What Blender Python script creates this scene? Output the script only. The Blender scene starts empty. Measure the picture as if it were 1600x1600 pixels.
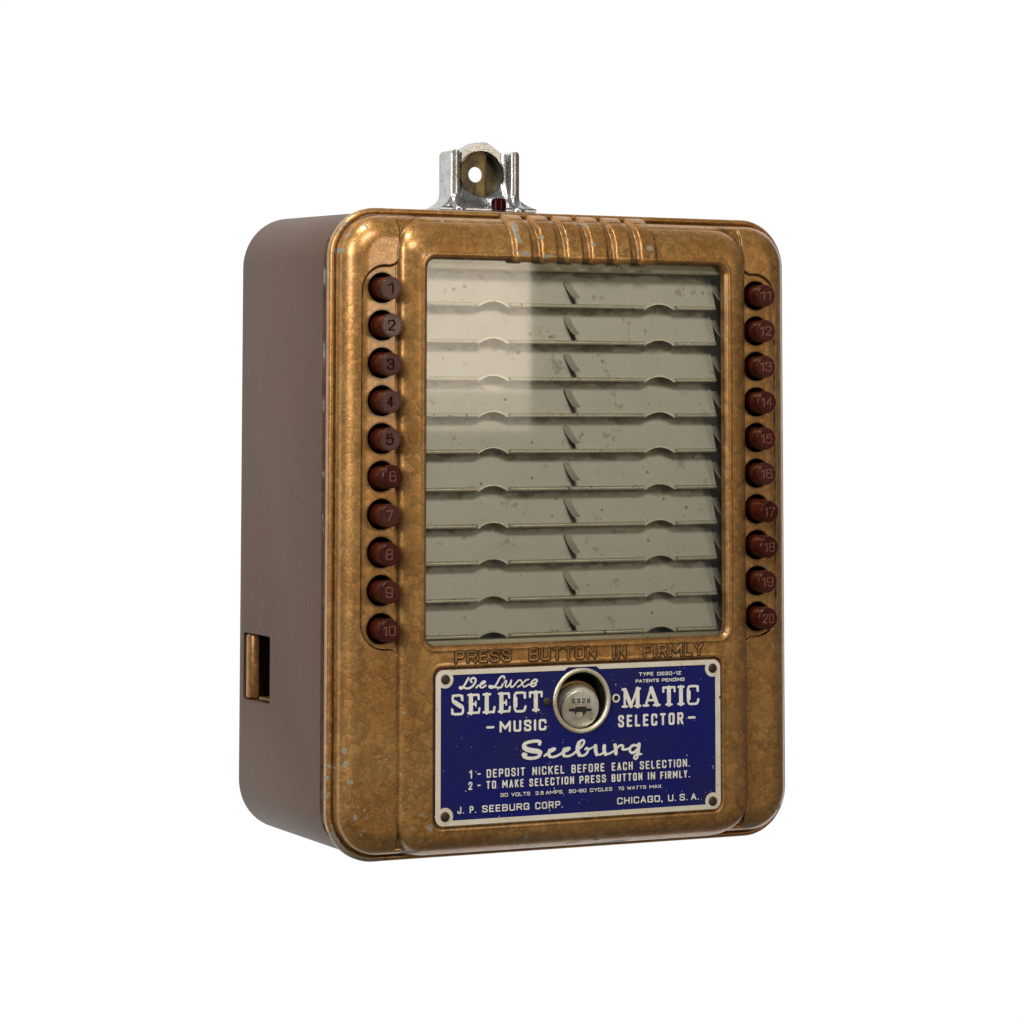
import bpy, bmesh, math
import numpy as np
from mathutils import Vector, Matrix

# ------------------------------------------------------------------ camera, light, exposure
S = 0.03                       # one modelling unit is 3 cm; the selector is 10 units (30 cm) tall
scene = bpy.context.scene
col = scene.collection

def rig_axes(yaw, pitch, roll):
    f = Vector((math.sin(yaw)*math.cos(pitch), math.cos(yaw)*math.cos(pitch), math.sin(pitch)))
    r = Vector((math.cos(yaw), -math.sin(yaw), 0)); u = r.cross(f)
    c, s = math.cos(roll), math.sin(roll)
    return c*r+s*u, -s*r+c*u, f
r_, u_, f_ = rig_axes(.4542, .0833, .001)
cam_d = bpy.data.cameras.new("camera"); cam = bpy.data.objects.new("camera", cam_d); col.objects.link(cam)
m = Matrix((r_, u_, -f_)).transposed().to_4x4(); m.translation = Vector((-21.8218, -42.2469, 6.7954))*S
cam.matrix_world = m
cam_d.sensor_width = 36; cam_d.lens = 4.6999*22.5
cam_d.shift_x = -1.2226/1600; cam_d.shift_y = -543.9962/1600
cam_d.clip_start = .05; cam_d.clip_end = 50
scene.camera = cam

world = bpy.data.worlds.new("World"); scene.world = world; world.use_nodes = True
world.node_tree.nodes["Background"].inputs[0].default_value = (1, 1, 1, 1)
world.node_tree.nodes["Background"].inputs[1].default_value = .14

def area(name, loc, size, radiance, color, aim=None):
    L = bpy.data.lights.new(name, 'AREA'); L.shape = 'RECTANGLE'
    L.size, L.size_y = size[0]*S, size[1]*S
    L.energy = radiance*math.pi*L.size*L.size_y; L.color = color
    o = bpy.data.objects.new(name, L); col.objects.link(o); o.location = Vector(loc)*S
    d = (Vector(aim)-Vector(loc)) if aim else Vector((0, 1, 0))
    o.rotation_euler = d.to_track_quat('-Z', 'Y').to_euler()
    return o
area('softbox_right', (15.6, -40, 11.4), (7., 7.8), 9., (1, .86, .68))
area('softbox_right_falloff', (15.6, -40, 6.9), (7., 1.2), 4., (1, .86, .68))  # added dim strip that fades the lower edge of the softbox reflection
area('softbox_front_high', (-8, -36, 33), (17, 12), 12., (1, .95, .89), (0, 0, 5))
area('softbox_left', (-40, -20, 22), (14, 24), 11., (1, .97, .93), (0, 0, 5))
area('overhead_lamp', (-14, -10, 44), (8, 6), 60., (1, 1, 1), (0, 0, 5))

scene.view_settings.view_transform = 'Standard'; scene.view_settings.look = 'None'
scene.view_settings.exposure = 0; scene.view_settings.gamma = 1
scene.cycles.max_bounces = 10; scene.cycles.transparent_max_bounces = 12
scene.cycles.caustics_reflective = False; scene.cycles.caustics_refractive = False

# ------------------------------------------------------------------ materials
def mat(name, color=(.5, .5, .5), rough=.5, metal=0., **kw):
    M = bpy.data.materials.new(name); M.use_nodes = True
    b = M.node_tree.nodes["Principled BSDF"]
    b.inputs["Base Color"].default_value = (*color, 1); b.inputs["Roughness"].default_value = rough
    b.inputs["Metallic"].default_value = metal
    for k, v in kw.items(): b.inputs[k.replace('_', ' ')].default_value = v
    return M
class NT:
    """short-hand for building a node tree"""
    def __init__(s, M): s.M = M; s.t = M.node_tree; s.b = s.t.nodes["Principled BSDF"]; s.oc = s.n('ShaderNodeTexCoord').outputs['Object']
    def n(s, ty, ins=None, **props):
        x = s.t.nodes.new(ty)
        for k, v in props.items(): setattr(x, k, v)
        for k, v in (ins or {}).items(): s.put(x.inputs[k], v)
        return x
    def put(s, sock, v):
        if isinstance(v, bpy.types.NodeSocket): s.t.links.new(v, sock)
        else: sock.default_value = v
    def math(s, op, a, b=0., c=None, clamp=False):
        x = s.n('ShaderNodeMath', {0: a, 1: b}, operation=op, use_clamp=clamp)
        if c is not None: s.put(x.inputs[2], c)
        return x.outputs[0]
    def ramp(s, v, a, b, oa=0., ob=1.):
        return s.n('ShaderNodeMapRange', {'Value': v, 'From Min': a, 'From Max': b, 'To Min': oa, 'To Max': ob}, interpolation_type='SMOOTHSTEP').outputs[0]
    def mix(s, f, a, b, blend='MIX'):
        x = s.n('ShaderNodeMix', data_type='RGBA', blend_type=blend)
        s.put(x.inputs[0], f)
        for i, v in ((6, a), (7, b)): s.put(x.inputs[i], (*v, 1) if isinstance(v, tuple) and len(v) == 3 else v)
        return x.outputs[2]
    def noise(s, scale, detail=3, vec=None, rough=.55, out=0, dist=0.):
        return s.n('ShaderNodeTexNoise', {'Vector': vec or s.oc, 'Scale': scale, 'Detail': detail, 'Roughness': rough, 'Distortion': dist}).outputs[out]
    def voro(s, scale, feature='F1', vec=None, out='Distance', rnd=1.):
        return s.n('ShaderNodeTexVoronoi', {'Vector': vec or s.oc, 'Scale': scale, 'Randomness': rnd}, feature=feature).outputs[out]
    def attr(s, name): return s.n('ShaderNodeAttribute', attribute_name=name).outputs['Fac']
    def scale(s, v3): return s.n('ShaderNodeVectorMath', {0: s.oc, 1: v3}, operation='MULTIPLY').outputs[0]
    def bump(s, h, strength, dist=.02, normal=None):
        x = s.n('ShaderNodeBump', {'Height': h, 'Strength': strength, 'Distance': dist*S})
        if normal: s.put(x.inputs['Normal'], normal)
        return x.outputs[0]
    def set(s, **kw):
        for k, v in kw.items(): s.put(s.b.inputs[k.replace('_', ' ')], v)

def hammered(name, base, dark, metal, rough, attrs=True):
    M = mat(name); n = NT(M)
    warp = n.n('ShaderNodeVectorMath', {0: n.oc, 1: n.n('ShaderNodeVectorMath', {0: n.n('ShaderNodeTexNoise', {'Vector': n.oc, 'Scale': 9., 'Detail': 3.}).outputs['Color'], 1: (.11, .11, .11)}, operation='MULTIPLY').outputs[0]}, operation='ADD').outputs[0]
    size = n.noise(.9, 2)
    e1 = n.voro(7., 'DISTANCE_TO_EDGE', warp); e2 = n.voro(11., 'DISTANCE_TO_EDGE', warp)
    c1 = n.n('ShaderNodeSeparateColor', {0: n.voro(7., 'F1', warp, 'Color')}).outputs[0]
    c2 = n.n('ShaderNodeSeparateColor', {0: n.voro(11., 'F1', warp, 'Color')}).outputs[1]
    pick = n.ramp(size, .44, .56)
    edge = n.math('ADD', n.math('MULTIPLY', n.ramp(e1, .0, .16), n.math('SUBTRACT', 1., pick)), n.math('MULTIPLY', n.ramp(e2, 0., .2), pick))
    cell = n.math('ADD', n.math('MULTIPLY', c1, n.math('SUBTRACT', 1., pick)), n.math('MULTIPLY', c2, pick))
    grain = n.noise(38., 3); blot = n.noise(1.1, 3); fine = n.noise(110., 2)
    c = n.mix(n.ramp(blot, .35, .65), base[0], base[1])
    c = n.mix(n.math('MULTIPLY', n.ramp(edge, 1., 0.), n.ramp(n.noise(2.3, 2), .34, .62, .12, .5)), c, dark)
    v = n.math('MULTIPLY', n.ramp(cell, 0., 1., .84, 1.18), n.ramp(grain, .3, .7, .93, 1.06))
    v = n.math('MULTIPLY', v, n.ramp(fine, .3, .7, .93, 1.07))
    c = n.mix(1., c, n.n('ShaderNodeCombineColor', {0: v, 1: v, 2: v}).outputs[0], 'MULTIPLY')
    speck = n.ramp(n.voro(6., 'F1', n.scale((1., 1., 1.3))), .045, .075, 1., 0.)
    speck = n.math('MULTIPLY', speck, n.ramp(n.noise(3.1, 1), .52, .56))
    c = n.mix(n.math('MULTIPLY', speck, .7), c, (.05, .025, .01))
    r = n.math('ADD', rough, n.ramp(grain, .3, .7, -.05, .07))
    h = n.math('ADD', n.math('MULTIPLY', edge, .5), n.math('MULTIPLY', grain, .18))
    met = metal
    if attrs:
        chip, grime_shade = n.attr('chip'), n.attr('grime_shade')
        c = n.mix(n.math('MULTIPLY', grime_shade, 1.15, clamp=True), c, (.022, .010, .004)); r = n.math('ADD', r, n.math('MULTIPLY', grime_shade, .25))
        cm = n.ramp(chip, .35, .6)
        c = n.mix(cm, c, n.mix(n.ramp(grain, .35, .65), (.19, .165, .11), (.28, .245, .18)))
        met = n.math('MULTIPLY', metal, n.math('SUBTRACT', 1., cm)); r = n.math('ADD', r, n.math('MULTIPLY', cm, .15))
        h = n.math('SUBTRACT', h, n.math('MULTIPLY', cm, .8))
    n.set(Base_Color=c, Roughness=r, Metallic=met, Normal=n.bump(h, .05, .05), Coat_Weight=n.math('SUBTRACT', .38, n.math('MULTIPLY', n.attr('chip'), .38)) if attrs else .3, Coat_Roughness=.13, Coat_IOR=1.5)
    return M

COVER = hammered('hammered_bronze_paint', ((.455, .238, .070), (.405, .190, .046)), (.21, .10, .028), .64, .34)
BRONZE = hammered('plain_bronze_paint', ((.34, .165, .045), (.30, .14, .035)), (.16, .075, .018), .6, .34, False)

def case_mat():
    M = mat('brown_case_paint'); n = NT(M)
    blot = n.noise(.55, 3); g = n.noise(60., 3)
    c = n.mix(n.ramp(blot, .35, .65), (.088, .046, .026), (.102, .047, .029))
    zz = n.n('ShaderNodeSeparateXYZ', {0: n.oc}).outputs[2]
    c = n.mix(n.ramp(zz, 0., 3.2, .6, 0.), c, (.120, .066, .032))
    v = n.ramp(g, .3, .7, .88, 1.12)
    c = n.mix(1., c, n.n('ShaderNodeCombineColor', {0: v, 1: v, 2: v}).outputs[0], 'MULTIPLY')
    sp = n.ramp(n.voro(4.5, 'F1', n.scale((2.2, 2.2, 1.2))), .14, .19, 1., 0.)
    rim = n.math('ADD', n.ramp(zz, 8.9, 9.7), n.ramp(zz, 1.3, .3))
    sp = n.math('MULTIPLY', sp, n.math('ADD', n.ramp(n.noise(1.7, 2), .50, .54), n.math('MULTIPLY', rim, n.ramp(n.noise(2.7, 2), .50, .56)), clamp=True))
    c = n.mix(n.math('MULTIPLY', sp, .8), c, (.018, .012, .008))
    def scratch(sc, vec, lo, hi, amt, tint, c):
        f = n.noise(sc, 2, n.scale(vec), .5, dist=.6)
        line = n.math('MULTIPLY', n.ramp(f, .488, .499), n.ramp(f, .501, .512, 1., 0.))
        return n.mix(n.math('MULTIPLY', line, n.ramp(n.noise(1.9, 3), lo, hi, 0., amt)), c, tint)
    c = scratch(2.6, (1., 3.2, .8), .56, .64, .65, (.045, .028, .018), c)
    c = scratch(4.1, (1., .9, 1.7), .60, .66, .5, (.23, .16, .12), c)
    yy = n.n('ShaderNodeSeparateXYZ', {0: n.oc}).outputs[1]
    fr = n.math('MULTIPLY', n.ramp(yy, .84, .87), n.ramp(yy, .93, .97, 1., 0.))
    c = n.mix(n.math('MULTIPLY', fr, n.ramp(n.noise(4., 4, n.scale((1, 1, .6))), .50, .60, 0., .4)), c, (.03, .02, .015))
    fr2 = n.math('MULTIPLY', n.ramp(yy, .86, .88), n.ramp(yy, .895, .915, 1., 0.))
    c = n.mix(n.math('MULTIPLY', fr2, n.ramp(n.noise(2.2, 4, n.scale((1, 1, .8))), .55, .62, 0., .7)), c, (.42, .40, .36))
    hand = n.ramp(n.noise(.8, 5, n.scale((1, 1.5, .7)), .65), .42, .66, 0., .35)
    c = n.mix(hand, c, (.085, .050, .032))
    n.set(Base_Color=c, Roughness=n.ramp(g, .3, .7, .40, .50), Metallic=.1, IOR=1.24, Normal=n.bump(n.noise(9., 4), .12, .03))
    return M
CASE = case_mat()

def worn(name, c0, c1, rough, metal, spots=(.12, .06, .02), amount=.5, sc=6., grain=70., bump=.15):
    M = mat(name); n = NT(M)
    rnd = n.math('MULTIPLY', n.n('ShaderNodeObjectInfo').outputs['Random'], 9.)      # stains differ from piece to piece
    n.oc = n.n('ShaderNodeVectorMath', {0: n.oc, 1: n.n('ShaderNodeCombineXYZ', {0: rnd, 1: rnd, 2: rnd}).outputs[0]}, operation='ADD').outputs[0]
    g = n.noise(grain, 3)
    c = n.mix(n.ramp(n.noise(sc*.35, 3), .35, .65), c0, c1)
    v = n.ramp(g, .3, .7, .88, 1.1)
    c = n.mix(1., c, n.n('ShaderNodeCombineColor', {0: v, 1: v, 2: v}).outputs[0], 'MULTIPLY')
    sp = n.math('MULTIPLY', n.ramp(n.noise(sc, 5, rough=.7), .60, .68), amount)
    c = n.mix(sp, c, spots)
    d = n.math('MULTIPLY', n.ramp(n.voro(sc*1.1), .08, .12, 1., 0.), n.ramp(n.noise(sc*.6, 1), .50, .55))
    c = n.mix(n.math('MULTIPLY', d, min(1, amount*1.4)), c, tuple(x*.4 for x in spots))
    n.set(Base_Color=c, Roughness=n.ramp(g, .3, .7, rough-.05, rough+.07), Metallic=metal, Normal=n.bump(g, bump, .01))
    return M
PLATE = worn('grey_cream_sheet', (.88, .835, .68), (.84, .80, .66), .48, .15, (.22, .14, .06), .42, 3.2, bump=.03)
def dirt_shade_band(M, lo, hi, tint):
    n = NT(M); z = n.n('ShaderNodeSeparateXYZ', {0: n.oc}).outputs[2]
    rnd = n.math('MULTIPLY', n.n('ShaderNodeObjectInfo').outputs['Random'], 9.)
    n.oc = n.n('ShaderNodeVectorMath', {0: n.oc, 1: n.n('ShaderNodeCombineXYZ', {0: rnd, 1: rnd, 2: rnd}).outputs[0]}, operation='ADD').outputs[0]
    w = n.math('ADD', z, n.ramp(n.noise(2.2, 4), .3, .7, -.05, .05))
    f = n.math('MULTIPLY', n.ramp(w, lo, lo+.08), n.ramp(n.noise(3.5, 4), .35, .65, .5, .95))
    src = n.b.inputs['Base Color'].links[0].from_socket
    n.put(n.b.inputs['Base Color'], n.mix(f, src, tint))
dirt_shade_band(PLATE, .46, .6, (.27, .21, .11))  # brown dirt and the hem's shadow, both painted into the sheet colour
HEM = worn('bright_hem_metal', (.82, .78, .58), (.70, .66, .48), .30, .40, (.14, .07, .03), .8, 7.)
RAIL = worn('cream_rail', (.68, .62, .42), (.58, .53, .36), .42, .3, (.07, .04, .02), .8, 6.)
TAB = worn('pressed_sheet_tab', (.80, .76, .60), (.70, .66, .50), .36, .3, (.25, .17, .08), .15, 5.)
RACK = worn('dark_rack_metal', (.12, .12, .085), (.075, .08, .06), .5, .3, (.03, .025, .02), .5, 5.)
BORDER = worn('aged_bare_metal_trim', (.78, .72, .58), (.72, .64, .47), .42, .15, (.42, .27, .08), .7, 4.)
RINGM = worn('aged_ring_metal', (.74, .67, .50), (.60, .50, .32), .34, .5, (.30, .18, .05), .8, 7.)
INK = worn('aged_cream_lettering', (.88, .85, .74), (.82, .78, .66), .5, .1, (.45, .38, .25), .4, 9., bump=.05)
CHROME = worn('worn_chrome', (.56, .56, .56), (.44, .43, .40), .25, .95, (.10, .075, .04), .7, 12., 60., .16)
TARNISH = worn('tarnished_metal', (.27, .19, .075), (.11, .085, .05), .42, .8, (.05, .035, .02), .8, 11., 60., .4)
STEEL = worn('worn_lock_steel', (.80, .76, .66), (.58, .48, .32), .33, .6, (.25, .16, .05), .9, 9., 60., .4)
BRASS = worn('lock_brass', (.52, .36, .12), (.38, .25, .09), .30, .85, (.12, .07, .03), .6, 8.)
DARKMETAL = worn('blackened_metal', (.13, .10, .05), (.07, .055, .03), .45, .7, (.03, .02, .01), .8, 11.)
RUST = worn('rusty_screw', (.060, .036, .022), (.035, .022, .015), .55, .4, (.03, .02, .015), .7, 14., 80., .6)
BLACK = mat('black_interior', (.006, .005, .004), .75)
ENGR = mat('dark_stamped_mark', (.02, .016, .012), .6)
SILVERED = mat('bright_scratch_edge', (.75, .72, .68), .35, .6)

def blue_mat():
    M = mat('blue_enamel'); n = NT(M)
    g = n.noise(80., 2)
    c = n.mix(n.ramp(n.noise(.8, 3), .35, .65), (.007, .010, .122), (.012, .013, .092))
    v = n.ramp(g, .3, .7, .85, 1.15)
    c = n.mix(1., c, n.n('ShaderNodeCombineColor', {0: v, 1: v, 2: v}).outputs[0], 'MULTIPLY')
    d = n.math('MULTIPLY', n.ramp(n.voro(7.5), .06, .10, 1., 0.), n.ramp(n.noise(2., 2), .49, .54))
    d2 = n.math('MULTIPLY', n.ramp(n.voro(15.), .10, .17, 1., 0.), n.ramp(n.noise(3.1, 2, n.scale((1, 1, 1.4))), .57, .62))
    c = n.mix(n.math('MAXIMUM', n.math('MULTIPLY', d, .8), n.math('MULTIPLY', d2, .45)), c, (.55, .55, .58))
    s2 = n.ramp(n.noise(4., 4, rough=.7), .62, .70)
    c = n.mix(n.math('MULTIPLY', s2, .5), c, (.02, .018, .03))
    n.set(Base_Color=c, Roughness=.45, Specular_IOR_Level=.16, Normal=n.bump(g, .06, .005))
    return M
BLUE = blue_mat()

def bakelite(name, c0, c1, rough, clear=0., ior=1.42):
    M = mat(name); n = NT(M)
    c = n.mix(n.ramp(n.noise(14., 3), .35, .65), c0, c1)
    n.set(Base_Color=c, Roughness=n.ramp(n.noise(30., 2), .3, .7, rough-.04, rough+.05), Normal=n.bump(n.noise(30., 2), .06, .01), Transmission_Weight=clear)
    n.set(Subsurface_Weight=.0, Subsurface_Radius=(.004, .0008, .0004), IOR=ior)
    return M
RED = bakelite('dark_red_bakelite', (.036, .0009, .0007), (.018, .0007, .0006), .14, ior=1.20)
RED_SHEEN = bakelite('dulled_sheen_bakelite', (.060, .010, .005), (.038, .006, .003), .22, ior=1.32)  # dulled red, made browner to paint in light reflected off the button ends
NUM_D = bakelite('dark_button_number', (.012, .0015, .001), (.008, .001, .001), .75, ior=1.2)
NUM_L = bakelite('lit_button_number', (.20, .065, .045), (.13, .04, .03), .3)  # light catching the moulded relief, painted as a paler colour

def glass_mat():
    M = bpy.data.materials.new('dusty_glass'); M.use_nodes = True; t = M.node_tree; t.nodes.clear()
    N = lambda ty: t.nodes.new(ty)
    out = N('ShaderNodeOutputMaterial'); tr = N('ShaderNodeBsdfTransparent'); tr.inputs[0].default_value = (.97, .97, .95, 1)
    gl = N('ShaderNodeBsdfGlossy'); gl.inputs['Roughness'].default_value = .032; fr = N('ShaderNodeFresnel'); fr.inputs[0].default_value = 1.5
    mx = N('ShaderNodeMixShader'); df = N('ShaderNodeBsdfDiffuse'); df.inputs[0].default_value = (.45, .43, .36, 1)
    m2 = N('ShaderNodeMixShader'); tc = N('ShaderNodeTexCoord'); nz = N('ShaderNodeTexNoise'); nz.inputs['Scale'].default_value = 3.; nz.inputs['Detail'].default_value = 8
    mr = N('ShaderNodeMapRange'); mr.inputs['From Min'].default_value = .4; mr.inputs['From Max'].default_value = .7; mr.inputs['To Min'].default_value = .01; mr.inputs['To Max'].default_value = .06
    L = t.links.new
    L(tc.outputs['Object'], nz.inputs['Vector']); L(nz.outputs[0], mr.inputs['Value']); L(mr.outputs[0], m2.inputs[0])
    L(fr.outputs[0], mx.inputs[0]); L(tr.outputs[0], mx.inputs[1]); L(gl.outputs[0], mx.inputs[2])
    L(mx.outputs[0], m2.inputs[1]); L(df.outputs[0], m2.inputs[2]); L(m2.outputs[0], out.inputs[0])
    return M
GLASS = glass_mat()
def glow_mat():
    M = bpy.data.materials.new('glowing_white_backdrop'); M.use_nodes = True; t = M.node_tree; t.nodes.clear()
    e = t.nodes.new('ShaderNodeEmission'); e.inputs[0].default_value = (1, 1, 1, 1); e.inputs[1].default_value = 1.02
    o = t.nodes.new('ShaderNodeOutputMaterial'); t.links.new(e.outputs[0], o.inputs[0]); return M
WHITE = glow_mat()  # emissive sheet, added to keep the background pure white

# ------------------------------------------------------------------ mesh helpers
def mk(name, V, F, M, parent=None, smooth=True, angle=None, attrs=None):
    """V (n,3) array, F list of (k,3) / (k,4) index arrays"""
    me = bpy.data.meshes.new(name)
    V = np.asarray(V, np.float32); F = [np.asarray(f, np.int64) for f in (F if isinstance(F, (list, tuple)) else [F]) if len(f)]
    nl = sum(f.size for f in F); nf = sum(len(f) for f in F)
    me.vertices.add(len(V)); me.vertices.foreach_set('co', V.ravel())
    me.loops.add(nl); me.loops.foreach_set('vertex_index', np.concatenate([f.ravel() for f in F]).astype(np.int32))
    me.polygons.add(nf); cnt = np.concatenate([np.full(len(f), f.shape[1]) for f in F])
    st = np.concatenate([[0], np.cumsum(cnt)[:-1]])
    me.polygons.foreach_set('loop_start', st.astype(np.int32))
    me.update(calc_edges=True)
    if smooth: me.polygons.foreach_set('use_smooth', np.ones(nf, bool))
    for k, a in (attrs or {}).items():
        at = me.attributes.new(k, 'FLOAT', 'POINT'); at.data.foreach_set('value', np.asarray(a, np.float32))
    me.validate(); me.update()
    me.materials.append(M)
    o = bpy.data.objects.new(name, me); col.objects.link(o)
    if parent is not None: o.parent = parent
    if angle is not None: sharp(me, angle)
    return o
def sharp(me, deg):
    bm = bmesh.new(); bm.from_mesh(me)
    for e in bm.edges:
        if len(e.link_faces) == 2 and e.calc_face_angle(0) > math.radians(deg): e.smooth = False
    bm.to_mesh(me); bm.free()
def flip(F): return [np.asarray(f)[:, ::-1] for f in F]

def grid_cut(P2, sd, nx, nz, h):
    """P2 (nx,nz,2) grid, sd signed distance (keep < 0) -> snapped points, kept faces"""
    X, Z = P2[..., 0], P2[..., 1]
    near = np.abs(sd) < h
    gx = np.gradient(sd, axis=0)/np.maximum(np.gradient(X, axis=0), 1e-6)
    gz = np.gradient(sd, axis=1)/np.maximum(np.gradient(Z, axis=1), 1e-6)
    gn = np.sqrt(gx*gx+gz*gz)+1e-9
    X = np.where(near, X-sd*gx/gn, X); Z = np.where(near, Z-sd*gz/gn, Z)
    s = np.where(near, 0, np.sign(sd))
    idx = np.arange(nx*nz).reshape(nx, nz)
    q = np.stack([idx[:-1, :-1], idx[1:, :-1], idx[1:, 1:], idx[:-1, 1:]], -1).reshape(-1, 4)
    sf = s.ravel()[q]; pos = (sf > 0).sum(1); neg = (sf < 0).sum(1)
    quads = q[(pos == 0) & (neg > 0)]
    tris = []
    one = q[(pos == 1)]; so = sf[pos == 1]; no = neg[pos == 1]
    for k in range(4):
        sel = (so[:, k] > 0) & (no > 0)
        tris.append(np.delete(one[sel], k, axis=1))
    zero = q[(pos == 0) & (neg == 0)]
    if len(zero):
        c = sd.ravel()[zero].mean(1); quads = np.concatenate([quads, zero[c < 0]])
    return X, Z, quads, np.concatenate(tris)

def compact(V, F, extra=None):
    used = np.unique(np.concatenate([f.ravel() for f in F if len(f)])); mp = np.full(len(V), -1); mp[used] = np.arange(len(used))
    return V[used], [mp[f] for f in F if len(f)], used
def border_edges(F):
    E = np.concatenate([np.stack([f, np.roll(f, -1, 1)], -1).reshape(-1, 2) for f in F if len(f)])
    key = np.sort(E, 1); n = key.max()+1; k = key[:, 0]*n+key[:, 1]
    u, inv_, c = np.unique(k, return_inverse=True, return_counts=True)
    return E[c[inv_] == 1]
def extrude_border(V, F, back, dup=True):
    """add walls from each border edge to y=back (number or function of V); returns V, F"""
    B = border_edges(F); ids = np.unique(B); mp = {}; n0 = len(V)
    a = np.full(len(V), -1); a[ids] = np.arange(len(ids))
    top = V[ids].copy(); bot = V[ids].copy(); bot[:, 1] = back(top) if callable(back) else back
    V2 = np.concatenate([V, top, bot]); m_ = len(ids)
    w = np.stack([a[B[:, 1]]+n0, a[B[:, 0]]+n0, a[B[:, 0]]+n0+m_, a[B[:, 1]]+n0+m_], -1)
    return V2, list(F)+[w]
def flat2d(name, sdf, x0, x1, z0, z1, res, yf, back, M, parent=None, smooth=False):
    """a sheet cut to sdf(x,z) < 0, its front following yf(x,z), with side walls back to y=back"""
    nx = max(4, int((x1-x0)/res)+1); nz = max(4, int((z1-z0)/res)+1)
    X, Z = np.meshgrid(np.linspace(x0, x1, nx), np.linspace(z0, z1, nz), indexing='ij')
    sd = sdf(X, Z)
    X, Z, q, t = grid_cut(np.stack([X, Z], -1), sd, nx, nz, .5*res*1.02)
    Y = yf(X, Z) if callable(yf) else np.full_like(X, yf)
    V = np.stack([X, Y, Z], -1).reshape(-1, 3); V, F, _ = compact(V, [q, t])
    if back is not None: V, F = extrude_border(V, F, back)
    return mk(name, V, F, M, parent, smooth)
def rrect(X, Z, x0, x1, z0, z1, r):
    cx, cz, hx, hz = (x0+x1)/2, (z0+z1)/2, (x1-x0)/2-r, (z1-z0)/2-r
    dx, dz = np.abs(X-cx)-hx, np.abs(Z-cz)-hz
    return np.hypot(np.maximum(dx, 0), np.maximum(dz, 0))+np.minimum(np.maximum(dx, dz), 0)-r
def circ(X, Z, x, z, r): return np.hypot(X-x, Z-z)-r
def runion(a, b, r): return np.maximum(r, np.minimum(a, b))-np.hypot(np.maximum(r-a, 0), np.maximum(r-b, 0))
def smooth01(x, a, b):
    t = np.clip((x-a)/(b-a), 0, 1); return t*t*(3-2*t)
def vnoise(x, z, seed=0):
    rs = np.random.RandomState(seed); T = rs.rand(256, 256)
    xi, zi = np.floor(x).astype(int), np.floor(z).astype(int); fx, fz = x-xi, z-zi
    fx, fz = fx*fx*(3-2*fx), fz*fz*(3-2*fz); g = lambda i, j: T[i % 256, j % 256]
    return (g(xi, zi)*(1-fx)+g(xi+1, zi)*fx)*(1-fz)+(g(xi, zi+1)*(1-fx)+g(xi+1, zi+1)*fx)*fz

def lathe(prof, seg=32, center=(0, 0), cap0=True, cap1=True):
    """prof: list of (radius, y); axis along y"""
    V, F = [], []
    for r, y in prof:
        for k in range(seg):
            a = 2*math.pi*k/seg; V.append((center[0]+r*math.cos(a), y, center[1]+r*math.sin(a)))
    for i in range(len(prof)-1):
        for k in range(seg):
            k2 = (k+1) % seg; F.append((i*seg+k, i*seg+k2, (i+1)*seg+k2, (i+1)*seg+k))
    V = list(V); T = []
    if cap0:
        V.append((center[0], prof[0][1], center[1])); c = len(V)-1
        T += [(c, (k+1) % seg, k) for k in range(seg)]
    if cap1:
        V.append((center[0], prof[-1][1], center[1])); c = len(V)-1; b = (len(prof)-1)*seg
        T += [(c, b+k, b+(k+1) % seg) for k in range(seg)]
    F2 = [np.array(F)]
    if T: F2.append(np.array(T))
    return np.array(V, float), F2
def lathe_obj(name, prof, M, parent, seg=32, center=(0, 0), angle=35, **kw):
    V, F = lathe(prof, seg, center, **kw); return mk(name, V, F, M, parent, True, angle)
def box_obj(name, x0, x1, y0, y1, z0, z1, M, parent, bevel=0., seg=2):
    bm = bmesh.new(); bmesh.ops.create_cube(bm, size=1)
    for v in bm.verts: v.co = Vector((x0+(x1-x0)*(v.co.x+.5), y0+(y1-y0)*(v.co.y+.5), z0+(z1-z0)*(v.co.z+.5)))
    if bevel: bmesh.ops.bevel(bm, geom=bm.edges[:], offset=bevel, segments=seg, profile=.5, affect='EDGES')
    me = bpy.data.meshes.new(name); bm.to_mesh(me); bm.free(); me.materials.append(M)
    if bevel:
        for p in me.polygons: p.use_smooth = True
        sharp(me, 50)
    o = bpy.data.objects.new(name, me); col.objects.link(o); o.parent = parent; return o

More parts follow.
